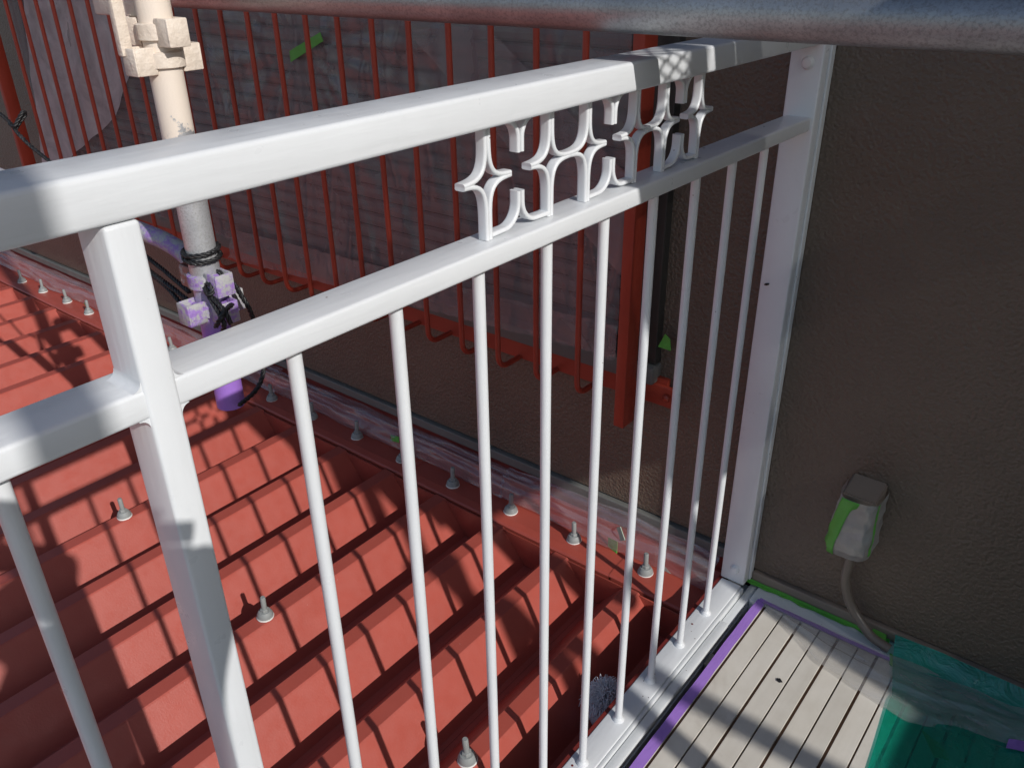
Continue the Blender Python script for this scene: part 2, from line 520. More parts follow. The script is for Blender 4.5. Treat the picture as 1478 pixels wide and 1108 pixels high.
# doubled-over film: a bright corner at the left and a diagonal fold strip
def poly_film(name, pxs, y, matn, label, n=26, amp=0.006, sc=8):
    P = [on(px, py, 1, y) for px, py in pxs]          # quad, in order
    b = nb()
    def fn(u, v):
        p = (P[0]*(1-u)+P[1]*u)*(1-v)+(P[3]*(1-u)+P[2]*u)*v
        q = p.copy(); q.y = y - amp*(ridge(p.x*sc, p.z*sc*0.5, 7)*0.6+0.6*nz(p.x*sc*3, p.z*sc, 2))
        return q
    sheet(b, fn, n, n)
    return tag(obj(name, b, matn, None, True), label, 'plastic film')
poly_film('masking_film', [(66, 262), (30, -40), (236, -40), (168, 168)], WY-0.062, 'film_window_thick', 'pale doubled corner of masking film hanging at the end of the window', 40, 0.012, 6)
poly_film('masking_film', [(588, 44), (700, 36), (905, 250), (900, 400)], WY-0.060, 'film_window', 'diagonal folded strip of masking film on the shutter near the grille end post')
poly_film('masking_film', [(330, 372), (890, 516), (892, 470), (336, 330)], WY-0.064, 'film_window', 'gathered lower hem of masking film along the window sill', 130, 0.010, 22)
def tape_patch(name, pts, matn, label, th=0.0008, group=None):
    """small quad of tape with thickness; pts world corners"""
    b = nb(); c = sum((Vector(p) for p in pts), Vector())/4
    nrm = (Vector(pts[1])-Vector(pts[0])).cross(Vector(pts[3])-Vector(pts[0])).normalized()
    n = 8
    V = []
    for i in range(n+1):
        row = []
        for j in range(3):
            u, v = i/n, j/2
            p = (Vector(pts[0])*(1-u)+Vector(pts[1])*u)*(1-v)+(Vector(pts[3])*(1-u)+Vector(pts[2])*u)*v
            p += nrm*0.0012*nz(p.x*60, p.y*60, p.z*60)
            row.append(p)
        V.append(row)
    up = [[b.verts.new(p+nrm*th) for p in r] for r in V]; lo = [[b.verts.new(p-nrm*th) for p in r] for r in V]
    for i in range(n):
        for j in range(2):
            b.faces.new((up[i][j], up[i+1][j], up[i+1][j+1], up[i][j+1])); b.faces.new((lo[i][j], lo[i][j+1], lo[i+1][j+1], lo[i+1][j]))
    for i in range(n):
        for j in (0, 2): b.faces.new((up[i][j], up[i+1][j], lo[i+1][j], lo[i][j]))
    for j in range(2):
        for i in (0, n): b.faces.new((up[i][j], up[i][j+1], lo[i][j+1], lo[i][j]))
    return tag(obj(name, b, matn, None), label, 'tape', group)
yt = WY-0.068
tape_patch('masking_tape', [on(418, 74, 1, yt), on(462, 47, 1, yt), on(466, 60, 1, yt), on(420, 90, 1, yt)], 'green_tape', 'green tape strip holding masking film behind the red grille bars')
tape_patch('masking_tape', [on(950, 500, 1, WY-0.026), on(968, 506, 1, WY-0.026), on(967, 490, 1, WY-0.026), on(960, 482, 1, WY-0.026)], 'green_tape', 'tiny green tape scrap at the foot of the dark window jamb')

# ------------------------------------------------------------------ red window grille
GY = 1.30
gr = empty('window_grille', (-1.5, GY, -0.88), 'red painted window grille of bent round bars', 'grille')
b = nb()
R_ = 0.032; zb = -0.857
path = [(0, GY, 0.60), (0, GY, zb+R_)]
for k in range(1, 7):
    a = math.pi/2*k/6
    path.append((0, GY+R_-R_*math.cos(a), zb+R_-R_*math.sin(a)))
path.append((0, 1.378, zb))
tube(b, path, 0.0064, 10)
bar = None
for k in range(22):
    x = -0.372-0.1085*k
    if bar is None:
        bar = obj('bar', b, 'red_grille_paint', gr, True, 50, loc=(x, 0, 0))
    else:
        link('bar', bar.data, gr, (x+rnd.uniform(-.0015, .0015), 0, rnd.uniform(-.003, .003)))
for z0 in (-0.863, 0.56):
    b = nb(); box(b, (-2.93, 1.3785, z0), (-0.185, 1.388, z0+0.046), 0.002); obj('flat_rail', b, 'red_grille_paint', gr)
for x in (-0.276, -2.88):
    b = nb(); box(b, (x, GY-0.004, -0.895), (x+0.024, GY+0.040, 0.62), 0.0025); ep = obj('end_post', b, 'red_grille_paint', gr, True, 35)
    for z in (-0.852, 0.57):
        b = nb(); box(b, (x+0.003, GY+0.041, z-0.012), (x+0.021, 1.378, z+0.012), 0.002); obj('bracket', b, 'red_grille_paint', ep)
for x in (-0.20, -2.90):
    b = nb(); lathe(b, (0, 0, 0), [(0.009, 0), (0.009, 0.004), (0.006, 0.007), (0.002, 0.008)], 10)
    bmesh.ops.rotate(b, verts=b.verts, cent=(0, 0, 0), matrix=Matrix.Rotation(math.radians(90), 3, 'X'))
    obj('screw', b, 'red_grille_paint', gr, True, loc=(x, 1.378, -0.840))
for x in (-0.22, -1.5, -2.86):
    b = nb(); box(b, (x-0.015, 1.3885, -0.836), (x+0.015, WY+0.004, -0.806)); obj('wall_lug', b, 'red_grille_paint', gr)

# ------------------------------------------------------------------ red folded metal roof
roof = empty('metal_roof', (-1.5, 0.2, ZC-H_R), 'brick red folded metal roof with ribs running up to the wall', 'roof')
NP = 24; RY0, RY1 = -2.2, 1.262
b = nb()
hc = CREST/2; w2 = PITCH_R/2
prof = [(-w2+0.0002, -H_R), (-(hc+RUN), -H_R), (-hc-0.0015, -0.0025), (-hc+0.0015, 0), (hc-0.0015, 0), (hc+0.0015, -0.0025), (hc+RUN, -H_R), (w2-0.0002, -H_R)]
ny = 12
rows = []
for j in range(ny+1):
    y = RY0+(RY1-RY0)*j/ny
    rows.append([b.verts.new((x, y, z)) for x, z in prof])
for r0_, r1_ in zip(rows, rows[1:]):
    for i in range(len(prof)-1): b.faces.new((r0_[i], r0_[i+1], r1_[i+1], r1_[i]))
panel = obj('roof_panel', b, 'red_roof_paint', roof, loc=(X0R, 0, ZC))
for k in range(1, NP):
    link('roof_panel', panel.data, roof, (X0R-PITCH_R*k, 0, ZC+rnd.uniform(-.0012, .0012)))
# closure plates in the valleys under the flashing
b = nb()
zt = -0.004
for y in (0,):
    pts = [(-w2+hc, zt), (-w2+hc+0.0, zt-0.0), (w2-hc, zt), (w2-hc-RUN, -H_R+0.002), (-(w2-hc-RUN), -H_R+0.002)]
    pts = [(-w2+hc+0.001, zt), (w2-hc-0.001, zt), (w2-hc-RUN, -H_R+0.002), (-(w2-hc-RUN), -H_R+0.002)]
    f = [b.verts.new((x, 0.0, z)) for x, z in pts]
    g = [b.verts.new((x, 0.004, z)) for x, z in pts]
    b.faces.new(f); b.faces.new(g[::-1])
    for i in range(4): b.faces.new((f[i], f[(i+1) % 4], g[(i+1) % 4], g[i]))
cl = obj('closure_plate', b, 'red_flashing_paint', roof, loc=(X0R-w2, 1.257, ZC))
for k in range(1, NP):
    link('closure_plate', cl.data, roof, (X0R-w2-PITCH_R*k, 1.257, ZC))
b = nb(); box(b, (X0R+hc+0.001, 1.257, ZC-H_R), (-0.0305, 1.261, ZC-0.004)); obj('closure_plate', b, 'red_flashing_paint', roof)
# flashing in lengths
segs = [(-5.0, -2.62), (-2.625, -0.9), (-0.905, -0.245), (-0.25, -0.032)]
for i, (x0, x1) in enumerate(segs):
    dz = 0.0035+0.0016*(i % 2)
    b = nb()
    pr = [(1.395, 0.036), (1.386, 0.036), (1.352, 0.004), (1.290, 0.003), (FL_Y0+0.004, -0.002), (FL_Y0, -0.006), (FL_Y0, -0.022), (FL_Y0+0.002, -0.022), (FL_Y0+0.002, -0.008), (1.290, 0.0005), (1.354, 0.001), (1.395, 0.03)]
    n = max(2, int((x1-x0)/0.12)); rows = []
    for j in range(n+1):
        x = x0+(x1-x0)*j/n
        w = 0.0012*nz(x*5, i)
        rows.append([b.verts.new((x, y, ZC+dz+z+w)) for y, z in pr])
    for r0_, r1_ in zip(rows, rows[1:]):
        for q in range(len(pr)): b.faces.new((r0_[q], r0_[(q+1) % len(pr)], r1_[(q+1) % len(pr)], r1_[q]))
    b.faces.new(rows[0]); b.faces.new(rows[-1][::-1])
    obj('flashing', b, 'red_flashing_paint', roof)
b = nb(); box(b, (-5.0, RY0, ZC-H_R-0.06), (-0.030, 1.41, ZC-H_R-0.002)); obj('under_deck', b, 'dark_red', roof)

# roof bolts
def bolt_mesh():
    b = nb()
    lathe(b, (0, 0, 0), [(0.0172, 0.0025), (0.0172, 0.0065), (0.0150, 0.012), (0.0120, 0.0165)], 22)
    lathe(b, (0, 0, 0), [(0.0092, 0.0165), (0.0092, 0.0215), (0.0080, 0.023)], 6)
    lathe(b, (0, 0, 0), [(0.0056, 0.022), (0.0056, 0.052), (0.0044, 0.0545)], 14)
    return b
def seal_mesh():
    b = nb()
    n = 26; bot = []; top = []
    for k in range(n):
        a = 2*math.pi*k/n; r = 0.0185+0.0012*nz(math.cos(a)*2, math.sin(a)*2, 4)
        bot.append(b.verts.new((r*math.cos(a), r*math.sin(a), 0))); top.append(b.verts.new((r*0.96*math.cos(a), r*0.96*math.sin(a), 0.003)))
    for k in range(n): b.faces.new((bot[k], bot[(k+1) % n], top[(k+1) % n], top[k]))
    b.faces.new(top); b.faces.new(bot[::-1])
    return b
bm0 = None
def add_bolt(x, y, z):
    global bm0, sm0
    if bm0 is None:
        o = obj('bolt', bolt_mesh(), 'bolt_grey', roof, True, 35, loc=(x, y, z)); bm0 = o.data
        s = obj('seal', seal_mesh(), 'bolt_seal', o, True, 35, loc=(x, y, z)); sm0 = s.data
    else:
        o = link('bolt', bm0, roof, (x, y, z)); s = link('seal', sm0, o, (x, y, z))
    o.rotation_euler = (rnd.uniform(-.05, .05), rnd.uniform(-.05, .05), rnd.uniform(0, 6.28))
for k in range(17):
    add_bolt(X0R-PITCH_R*k+rnd.uniform(-.003, .003), 1.316+rnd.uniform(-.006, .006), ZC+0.0065)
for k in (0, 3, 6, 9, 12):
    add_bolt(X0R-PITCH_R*k, 0.710, ZC+0.0005)
    add_bolt(X0R-PITCH_R*k, -0.40, ZC+0.0005)

# masking film along the wall foot
def foot_film(name, x0, x1, seed, label, hi=0.072, wid=0.050):
    b = nb()
    def fn(u, v):
        x = x0+(x1-x0)*u
        e = 0.010*nz(x*3, 0.3, seed)+0.006*nz(x*11, 2, seed)
        t = 0.010*nz(x*2.3, 5, seed)+0.007*nz(x*9, 7, seed)
        y = (1.343+e)*(1-v)+(WY-0.014)*v
        z = (ZC+0.010)*(1-v)+(ZC+hi+t)*v + 0.010*math.sin(math.pi*v)
        w = ridge(x*3+v*1.2, v*3.5, seed)*0.013+ridge(x*7-v*2, v*6, seed+3)*0.006
        w *= (0.35+math.sin(math.pi*min(1, max(0, v))))
        return (x, y-w*0.7, max(z+w*0.8, ZC+0.012))
    sheet(b, fn, int((x1-x0)*110), 14)
    return tag(obj(name, b, 'film_wallfoot', None, True), label, 'plastic film')
foot_film('masking_film', -4.6, -1.55, 1, 'crumpled pale film along the wall foot beyond the scaffold post')
foot_film('masking_film', -1.56, -0.62, 5, 'crumpled pale film along the wall foot under the grille')
foot_film('masking_film', -0.63, -0.04, 9, 'bunched film in the corner where railing post meets wall foot', 0.085)
def foot_tape(px, py, w, h, ang, matn, label):
    p = on(px, py, 1, 1.345)
    u = Vector((math.cos(ang), -0.25, math.sin(ang)))*w/2; v = Vector((-math.sin(ang), 0.35, math.cos(ang)))*h/2
    tape_patch('masking_tape', [p-u-v, p+u-v, p+u+v, p-u+v], matn, label)
foot_tape(570, 633, 0.050, 0.016, 0.35, 'green_tape', 'curled green tape end lying beside a roof bolt')
foot_tape(884, 789, 0.030, 0.034, 0.2, 'green_tape', 'bright green tape loop stuck on the bunched film')
foot_tape(896, 770, 0.016, 0.030, 0.7, 'faded_tape', 'pale green tape half under the bunched film')
foot_tape(966, 836, 0.050, 0.024, -0.4, 'faded_tape', 'greyish green tape scrap at the end of the wall film')
foot_tape(123, 441, 0.040, 0.018, 0.2, 'green_tape', 'green tape scrap beside a far roof bolt')

# ------------------------------------------------------------------ white railing
rail = empty('balcony_railing', (0, 0.3, DZ), 'white painted steel balcony railing with star shaped castings', 'railing')
def rail_bar(name, x0, x1, z0, z1, y0, y1, bev):
    b = nb(); box(b, (x0, y0, z0), (x1, y1, z1), bev, 3)
    return obj(name, b, 'white_paint', rail, True, 40)
rail_bar('top_rail', -0.030, 0.025, -0.142, -0.111, -0.95, 1.356, 0.004)
rail_bar('middle_rail', -0.021, 0.022, -0.271, -0.250, -0.95, 1.356, 0.003)
rail_bar('bottom_rail', -0.022, 0.022, -1.238, -1.211, -0.95, 1.356, 0.002)
def post(y0, y1, x0, x1, ztop):
    b = nb(); box(b, (x0, y0, -1.2105), (x1, y1, ztop), 0.003, 3)
    return obj('post', b, 'white_paint_upright', rail, True, 40)
post(0.2165, 0.2395, -0.0135, 0.0235, -0.1425)
post(-0.63, -0.607, -0.0135, 0.0235, -0.1425)
post(1.3565, 1.3820, -0.026, 0.0265, -0.108)
b = nb(); box(b, (-0.020, 1.3825, -1.2105), (0.0295, WY-0.001, -0.112), 0.002); obj('wall_seal', b, 'white_sill', rail)
# rounded fillets where the middle rail meets the post
for y, sg in ((0.2165, -1), (0.2395, 1)):
    for z, q in ((-0.250, 1), (-0.271, -1)):
        b = nb(); r = 0.0065
        pr = [(y-sg*0.001, z-q*0.001)]
        for k in range(7):
            a = math.pi/2*k/6
            pr.append((y+sg*(r-r*math.sin(a)), z+q*(r-r*math.cos(a))))
        A = [b.verts.new((-0.012, p[0], p[1])) for p in pr]; B = [b.verts.new((0.0212, p[0], p[1])) for p in pr]
        for k in range(len(pr)): b.faces.new((A[k], A[(k+1) % len(pr)], B[(k+1) % len(pr)], B[k]))
        b.faces.new(A); b.faces.new(B[::-1])
        obj('fillet', b, 'white_paint', rail, True, 50)
# balusters
b = nb(); tube(b, [(0, 0, -1.2105), (0, 0, -0.9), (0, 0, -0.6), (0, 0, -0.2705)], 0.0063, 18, False)
lathe(b, (0, 0, -1.211), [(0.0105, 0), (0.0095, 0.0035), (0.0066, 0.007)], 18)
bal = None
for k in range(-11, 9):
    if k in (-1, -9): continue
    y = 0.349+0.111*k+rnd.uniform(-.0015, .0015)
    if bal is None: bal = obj('baluster', b, 'white_paint_upright', rail, True, 50, loc=(0, y, 0))
    else: link('baluster', bal.data, rail, (0, y, 0))
# cast star motifs
MZ = -0.193; ZT = -0.1425; ZB = -0.2495
def arc_pts(sy, sz, zend, a=0.0338, q=0.42, off=0.0023):
    """ribbon: from the rail along the strut, curving out to the side tip (offsets from the motif centre)"""
    P = [(sy*off, zend)]
    if abs(zend) > a*0.92: P.append((sy*off, sz*a*0.9+(zend-sz*a*0.9)*0.4))
    for k in range(1, 16):
        t = math.pi/2*k/16
        y = a*math.sin(t)**(2/q)*1.0; z = a*math.cos(t)**(2/q)
        if z > abs(zend)*0.9: continue
        P.append((sy*(off+y*(a-off)/a), sz*(z+off*(1-0.55*k/16))))
    P.append((sy*a, sz*off*0.45))
    return P
b = nb()
for sy in (-1, 1):
    ribbon(b, arc_pts(sy, 1, ZT-MZ), -0.0055, 0.0065, 0.0047)
    ribbon(b, arc_pts(sy, -1, ZB-MZ), -0.0055, 0.0065, 0.0047)
mot = None
for y in (0.582, 0.680, 0.747, 0.845, 0.911, 1.000):
    if mot is None: mot = obj('star_casting', b, 'white_paint_upright', rail, True, 60, loc=(0, y, MZ))
    else: link('star_casting', mot.data, rail, (0, y, MZ))
b = nb()
for sy in (-1, 1):
    P = [(sy*0.003, 0.037), (sy*0.003, 0.026)]
    r = 0.022
    for k in range(1, 9):
        a = math.pi/2*k/8; P.append((sy*(0.003+r-r*math.cos(a)), 0.026-r*math.sin(a)))
    P.append((sy*0.046, 0.0035))
    ribbon(b, P, -0.0055, 0.0065, 0.0048)
hs = None
for y in (0.631, 0.796, 0.9555):
    if hs is None: hs = obj('half_star_casting', b, 'white_paint_upright', rail, True, 60, loc=(0, y, ZB))
    else: link('half_star_casting', hs.data, rail, (0, y, ZB))
b = nb()
for sy in (-1, 1):
    P = [(sy*0.0028, -0.033), (sy*0.0028, -0.020)]
    for k in range(1, 9):
        a = math.pi/2*k/8; P.append((sy*(0.0028+0.018-0.018*math.cos(a)), -0.020+0.018*math.sin(a)))
    ribbon(b, P, -0.0055, 0.0065, 0.0048)
hs = None
for y in (0.631, 0.796, 0.9555):
    if hs is None: hs = obj('pendant_casting', b, 'white_paint_upright', rail, True, 60, loc=(0, y, ZT))
    else: link('pendant_casting', hs.data, rail, (0, y, ZT))
# bolt heads on the wall post
for y, z in ((1.3565, -0.170), (1.3565, -1.175)):
    b = nb(); lathe(b, (0, 0, 0), [(0.010, 0), (0.010, 0.003), (0.007, 0.007), (0.002, 0.008)], 16)
    bmesh.ops.rotate(b, verts=b.verts, cent=(0, 0, 0), matrix=Matrix.Rotation(math.radians(90), 3, 'X'))
    obj('bolt_head', b, 'white_paint', rail, True, 40, loc=(0.004, y, z))

p = on(1107, 410, 1, 1.3562)
b = nb(); lathe(b, (0, 0, 0), [(0.0015, 0), (0.0032, 0.001), (0.001, 0.002)], 8)
for v in b.verts: v.co = Vector((v.co.x*1.6, -v.co.z, v.co.y*0.8+v.co.x*0.5))
obj('dark_fleck', b, 'phone_black', rail, loc=p)  # tiny dark fleck standing for an insect on the wall post
# ------------------------------------------------------------------ sill under the railing
sill = empty('balcony_sill', (0.01, 0.3, -1.4), 'white stepped sill under the bottom rail of the balcony railing', 'sill')
b = nb(); box(b, (-0.0215, -0.95, -1.30), (0.0495, 1.398, -1.2385), 0.002); obj('sill_base', b, 'white_sill', sill)
b = nb(); box(b, (0.0300, -0.95, -1.238), (0.0480, 1.245, -1.2180), 0.003); obj('sill_step', b, 'white_sill', sill, True, 40)
b = nb(); box(b, (0.0222, -0.95, -1.238), (0.0292, 1.355, -1.2135), 0.002); obj('sill_lip', b, 'white_sill', sill, True, 40)
b = nb(); box(b, (-0.030, -0.95, -1.415), (-0.0222, 1.398, -1.2125), 0.001)
for v in b.verts:
    if v.co.z > -1.25: v.co.z += 0.001*nz(v.co.y*30, 1)
obj('roof_side_fascia', b, 'dark_red', sill)
b = nb(); box(b, (-0.0215, -0.95, -1.415), (0.049, 1.398, -1.301)); obj('sill_foot', b, 'dark_slab', sill)
b = nb(); box(b, (0.0300, 1.2455, -1.238), (0.0485, 1.397, -1.2245), 0.003); obj('sill_step', b, 'white_sill', sill, True, 40)
# chipped paint spots on the bottom rail
for px, py, c in ((944, 972, 0), (929, 982, 1), (936, 1006, 1), (826, 1104, 0), (999, 900, 0), (1003, 921, 1), (928, 1004, 1)):
    p = on(px, py, 2, -1.2108)
    b = nb(); lathe(b, (0, 0, 0), [(0.0022 if c == 0 else 0.0010, 0), (0.002 if c == 0 else 0.0008, 0.0004)], 9)
    obj('dark_fleck', b, 'dark_red' if c == 0 else 'dark_slab', rail, loc=p)

# ------------------------------------------------------------------ balcony deck
deck = empty('balcony_deck', (0.7, 0.2, DZ-0.03), kind='structure')
bw = 0.0375; x = 0.0660; i = 0
DY0, DY1 = -1.6, 1.336
gapw = [0.0045, 0.0022]
pm = {}
while x < 1.66:
    g = 0.0056 if i % 2 == 0 else 0.0032
    w = bw-g if i > 0 else 0.0175
    key = round(w, 4)
    if key not in pm:
        b = nb(); box(b, (0, DY0, -0.012), (w, DY1, 0), 0.0005, 1)
        pm[key] = obj('board', b, 'deck_board', deck, loc=(x, 0, DZ)).data
    else:
        link('board', pm[key], deck, (x, 0, DZ+rnd.uniform(-.0006, .0003)))
    x += w+g; i += 1
b = nb(); box(b, (0.0662, DY0, DZ-0.035), (1.66, DY1-0.001, DZ-0.0055)); obj('deck_frame', b, 'deck_groove', deck)
b = nb(); box(b, (0.0495, DY0, DZ-0.22), (3.0, WY+0.01, DZ-0.12)); tag(obj('balcony_slab', b, 'dark_slab'), kind='structure')
b = nb(); box(b, (0.0495, DY1+0.002, DZ-0.118), (1.66, WY+0.010, DZ-0.004), 0.003); tag(obj('wall_ledge', b, 'white_sill', None, True, 40), 'white painted ledge between deck boards and brown wall', 'ledge')
for y in (1.13, 0.60, 0.05):
    b = nb(); box(b, (0.0505, y, DZ-0.05), (0.0655, y+0.035, DZ-0.016), 0.002); obj('joist_clip', b, 'sill_grey', deck)
for y in (-1.0, -0.2, 0.6, 1.25):
    b = nb(); box(b, (0.08, y, DZ-0.119), (1.64, y+0.04, DZ-0.0355)); obj('joist', b, 'dark_slab', deck)

# tapes on the deck
def strip(name, path, w, matn, label, th=0.0006, wob=0.0012):
    b = nb(); n = 80
    P = smooth_path(path, 24)
    L, R2 = [], []
    for k, p in enumerate(P):
        t = (P[min(k+1, len(P)-1)]-P[max(k-1, 0)]).normalized()
        s = t.cross(Vector((0, 0, 1))).normalized()
        j1 = wob*nz(p.x*40, p.y*40, 1); j2 = wob*nz(p.x*40, p.y*40, 8)
        h = 0.0005*nz(p.x*30, p.y*30, 3)+0.0006
        L.append(p+s*(w/2+j1)+Vector((0, 0, h))); R2.append(p-s*(w/2+j2)+Vector((0, 0, h)))
    rows = []
    for a, c in zip(L, R2):
        up = Vector((0, 0, th)); rows.append([b.verts.new(a), b.verts.new(a+up), b.verts.new(c+up), b.verts.new(c)])
    for r0_, r1_ in zip(rows, rows[1:]):
        for q in range(4): b.faces.new((r0_[q], r0_[(q+1) % 4], r1_[(q+1) % 4], r1_[q]))
    b.faces.new(rows[0]); b.faces.new(rows[-1][::-1])
    return tag(obj(name, b, matn), label, 'tape')
strip('masking_tape', [(0.0745, -1.5, DZ+.001), (0.0745, 0.2, DZ+.001), (0.0750, 1.343, DZ+.001)], 0.0185, 'purple_tape', 'purple masking tape along the deck edge beside the white sill', wob=0.002)
strip('masking_tape', [(0.070, 1.343, DZ+.0025), (0.3, 1.339, DZ+.0015), (1.5, 1.337, DZ+.0015)], 0.010, 'purple_tape', 'purple masking tape running along the wall ledge under clear film', wob=0.002)
b = nb()
def gt(u, v):
    x = 0.018+u*0.30
    top = -1.2095+0.002*nz(x*25, 1); bot = -1.2185+0.002*nz(x*45, 4)
    t = v
    if t < 0.5: return (x, WY-0.0120, top+(bot-top)*2*t+0.0)
    return (x, WY-0.0122-(0.006+0.006*nz(x*38, 9))*(t-0.5)*2, DZ-0.0022-0.0+0.0006*(1-t))
sheet(b, gt, 90, 6)
sd_ = obj('masking_tape', b, 'green_tape'); tag(sd_, 'ragged green masking tape along the foot of the brown wall', 'tape')
m_ = sd_.modifiers.new('thick', 'SOLIDIFY'); m_.thickness = 0.0006

# clear film over the deck beside the ledge
b = nb()
def cf(u, v):
    x = 0.078+u*1.30
    if x < 0.23: yl = 1.335-(x-0.078)*0.60
    elif x < 0.40: yl = 1.244-(x-0.23)*0.22
    else: yl = 1.207+min(0.06, (x-0.40)*0.30)
    yl += 0.006*nz(x*14, 1)
    yh = 1.343+0.008*nz(x*6, 3) if x < 0.33 else 1.343+min(0.03, (x-0.33)*0.2)
    y = yl+(yh-yl)*v
    f = 0.006*ridge(x*1.6+v*0.4, v*3.2, 4)+0.0035*ridge(x*4+v*2, v*8, 6)+0.002*nz(x*20, v*12, 2)
    k = min(1, u*9)*(0.5+0.5*math.sin(math.pi*v))
    return (x, y, DZ+0.0035+max(0, f)*k*1.5)
sheet(b, cf, 200, 26)
tag(obj('clear_film', b, 'film_deck', None, True), 'clear wrinkled plastic film lying along the deck edge by the wall', 'plastic film')
# green film
b = nb()
def gf(u, v):
    y = -0.6+v*1.985
    xl = 0.345+0.02*math.sin(y*2.2)+(1.37-y)*0.06 if y > 0.9 else 0.39+0.10*(0.9-y)
    if y > 1.24: xl = 0.325+(1.385-y)*0.28
    x = xl+u*(1.62-xl)
    z = DZ+0.0026
    if y > 1.345: z = DZ+0.0026+(y-1.345)*0.55
    f = 0.006*ridge(x*2.2, y*1.6, 2)+0.004*ridge(x*6, y*5, 3)+0.0015*nz(x*24, y*24, 5)
    e = min(1, u*14+0.15)
    return (x, y, z+max(0, f)*e*0.8)
sheet(b, gf, 90, 150)
tag(obj('green_film', b, 'film_green', None, True), 'translucent teal green plastic sheet spread over the deck boards', 'plastic film')
def deck_tape(pts, matn, label, zo=0.012):
    P = [on(x, y, 2, DZ+zo) for x, y in pts]
    tape_patch('masking_tape', P, matn, label)
deck_tape([(1330, 1052), (1362, 1078), (1372, 1096), (1348, 1092)], 'green_tape', 'short green tape piece under the teal sheet', 0.0016)
deck_tape([(1452, 1078), (1500, 1088), (1500, 1072), (1456, 1066)], 'purple_tape', 'short purple tape piece on the clear film over the teal sheet')
deck_tape([(1252, 918), (1275, 934), (1280, 916), (1262, 905)], 'green_tape', 'green tape wrapped round the cable end at the wall ledge')
deck_tape([(1284, 942), (1312, 958), (1302, 970), (1284, 958)], 'green_tape', 'green tape patch under the corner of the teal sheet', 0.0018)

# dry leaf and grit on the deck
p = on(1125, 982, 2, DZ+0.001)
b = nb()
V = [b.verts.new((p.x+dx, p.y+dy, p.z+dz_)) for dx, dy, dz_ in ((-.006, .002, .001), (-.001, .005, .002), (.006, .0, .001), (.001, -.004, .0), (-.004, -.003, .001))]
b.faces.new(V)
W = [b.verts.new(v.co+Vector((0, 0, -0.0007))) for v in V]; b.faces.new(W[::-1])
for i in range(5): b.faces.new((V[i], V[(i+1) % 5], W[(i+1) % 5], W[i]))
tag(obj('paint_flake', b, 'phone_black'), 'small dark flake lying on the pale deck boards', 'flake')

# ------------------------------------------------------------------ outlet box wrapped in film, cable
ob = empty('outlet_box', (0.215, WY, -1.03), 'brown wall outlet box wrapped in clear film and green tape', 'outlet box')
b = nb()
V = [b.verts.new(v) for v in ((0.186, WY+0.001, -0.878), (0.248, WY+0.001, -0.878), (0.248, WY+0.001, -0.985), (0.186, WY+0.001, -0.985),
                              (0.187, WY-0.062, -0.889), (0.247, WY-0.062, -0.889), (0.244, WY-0.030, -0.985), (0.190, WY-0.030, -0.985))]
for f in ((0, 1, 2, 3), (4, 5, 6, 7), (0, 1, 5, 4), (1, 2, 6, 5), (2, 3, 7, 6), (3, 0, 4, 7)): b.faces.new([V[i] for i in f])
bmesh.ops.bevel(b, geom=list(b.edges), offset=0.003, segments=2, affect='EDGES')
obj('hood', b, 'box_brown', ob, True, 40)
b = nb(); box(b, (0.194, WY-0.048, -0.998), (0.240, WY-0.012, -0.962), 0.004); obj('socket', b, 'shutter', ob, True, 40)
b = nb(); box(b, (0.206, WY-0.054, -1.006), (0.236, WY-0.016, -0.988), 0.003); obj('plug', b, 'frame_dark', ob, True, 40)
b = nb()
def wrap(u, v):
    # bag around the front: u round from left wall side to right, v from top to bottom
    a = math.pi*(1-u)
    cxw = 0.2165-0.006*v; rx = 0.0345+0.009*v-0.020*max(0, v-0.8)*2; ry = 0.0655-0.012*v-0.09*max(0, v-0.85)
    ca, sa = math.cos(a), math.sin(a)
    se = lambda c: math.copysign(abs(c)**0.45, c)
    z = -0.893-v*0.141-0.010*(1-u)*v
    w = 0.0025*nz(u*7, v*6, 3)+0.0022*ridge(u*5+v*2, v*4, 8)
    return (cxw+se(ca)*(rx+w), WY-0.003-abs(se(sa))*(ry+w), z)
sheet(b, wrap, 44, 34)
bag = obj('film_bag', b, 'film_box', ob, True)
b = nb()
def gstrip(u, v):
    uu = (0.36+0.15*u)*(1-v)+(0.12+0.31*u)*v
    q = wrap(uu, v*1.0)
    return (q[0]-0.0012, q[1]-0.0022, q[2])
sheet(b, gstrip, 6, 30)
o = obj('tape_band', b, 'green_tape', bag, True); m_ = o.modifiers.new('thick', 'SOLIDIFY'); m_.thickness = 0.0006
b = nb()
def gstrip2(u, v):
    q = wrap(0.80+0.05*u, v*0.85)
    return (q[0]+0.0014, q[1]-0.0012, q[2])
sheet(b, gstrip2, 3, 24)
o = obj('tape_band', b, 'green_tape', bag, True); m_ = o.modifiers.new('thick', 'SOLIDIFY'); m_.thickness = 0.0006
b = nb()
cp = [(0.220, 1.362, -1.000), (0.219, 1.366, -1.048), (0.218, 1.370, -1.098), (0.229, 1.372, -1.138), (0.246, 1.370, -1.164), (0.270, 1.366, -1.186), (0.292, 1.362, -1.200), (0.325, 1.36, -1.2075)]
tube(b, smooth_path(cp, 8), 0.0092, 14)
tag(obj('cable_conduit', b, 'cable_brown', None, True, 60), 'brown cable curving from the outlet box down to the ledge', 'cable')

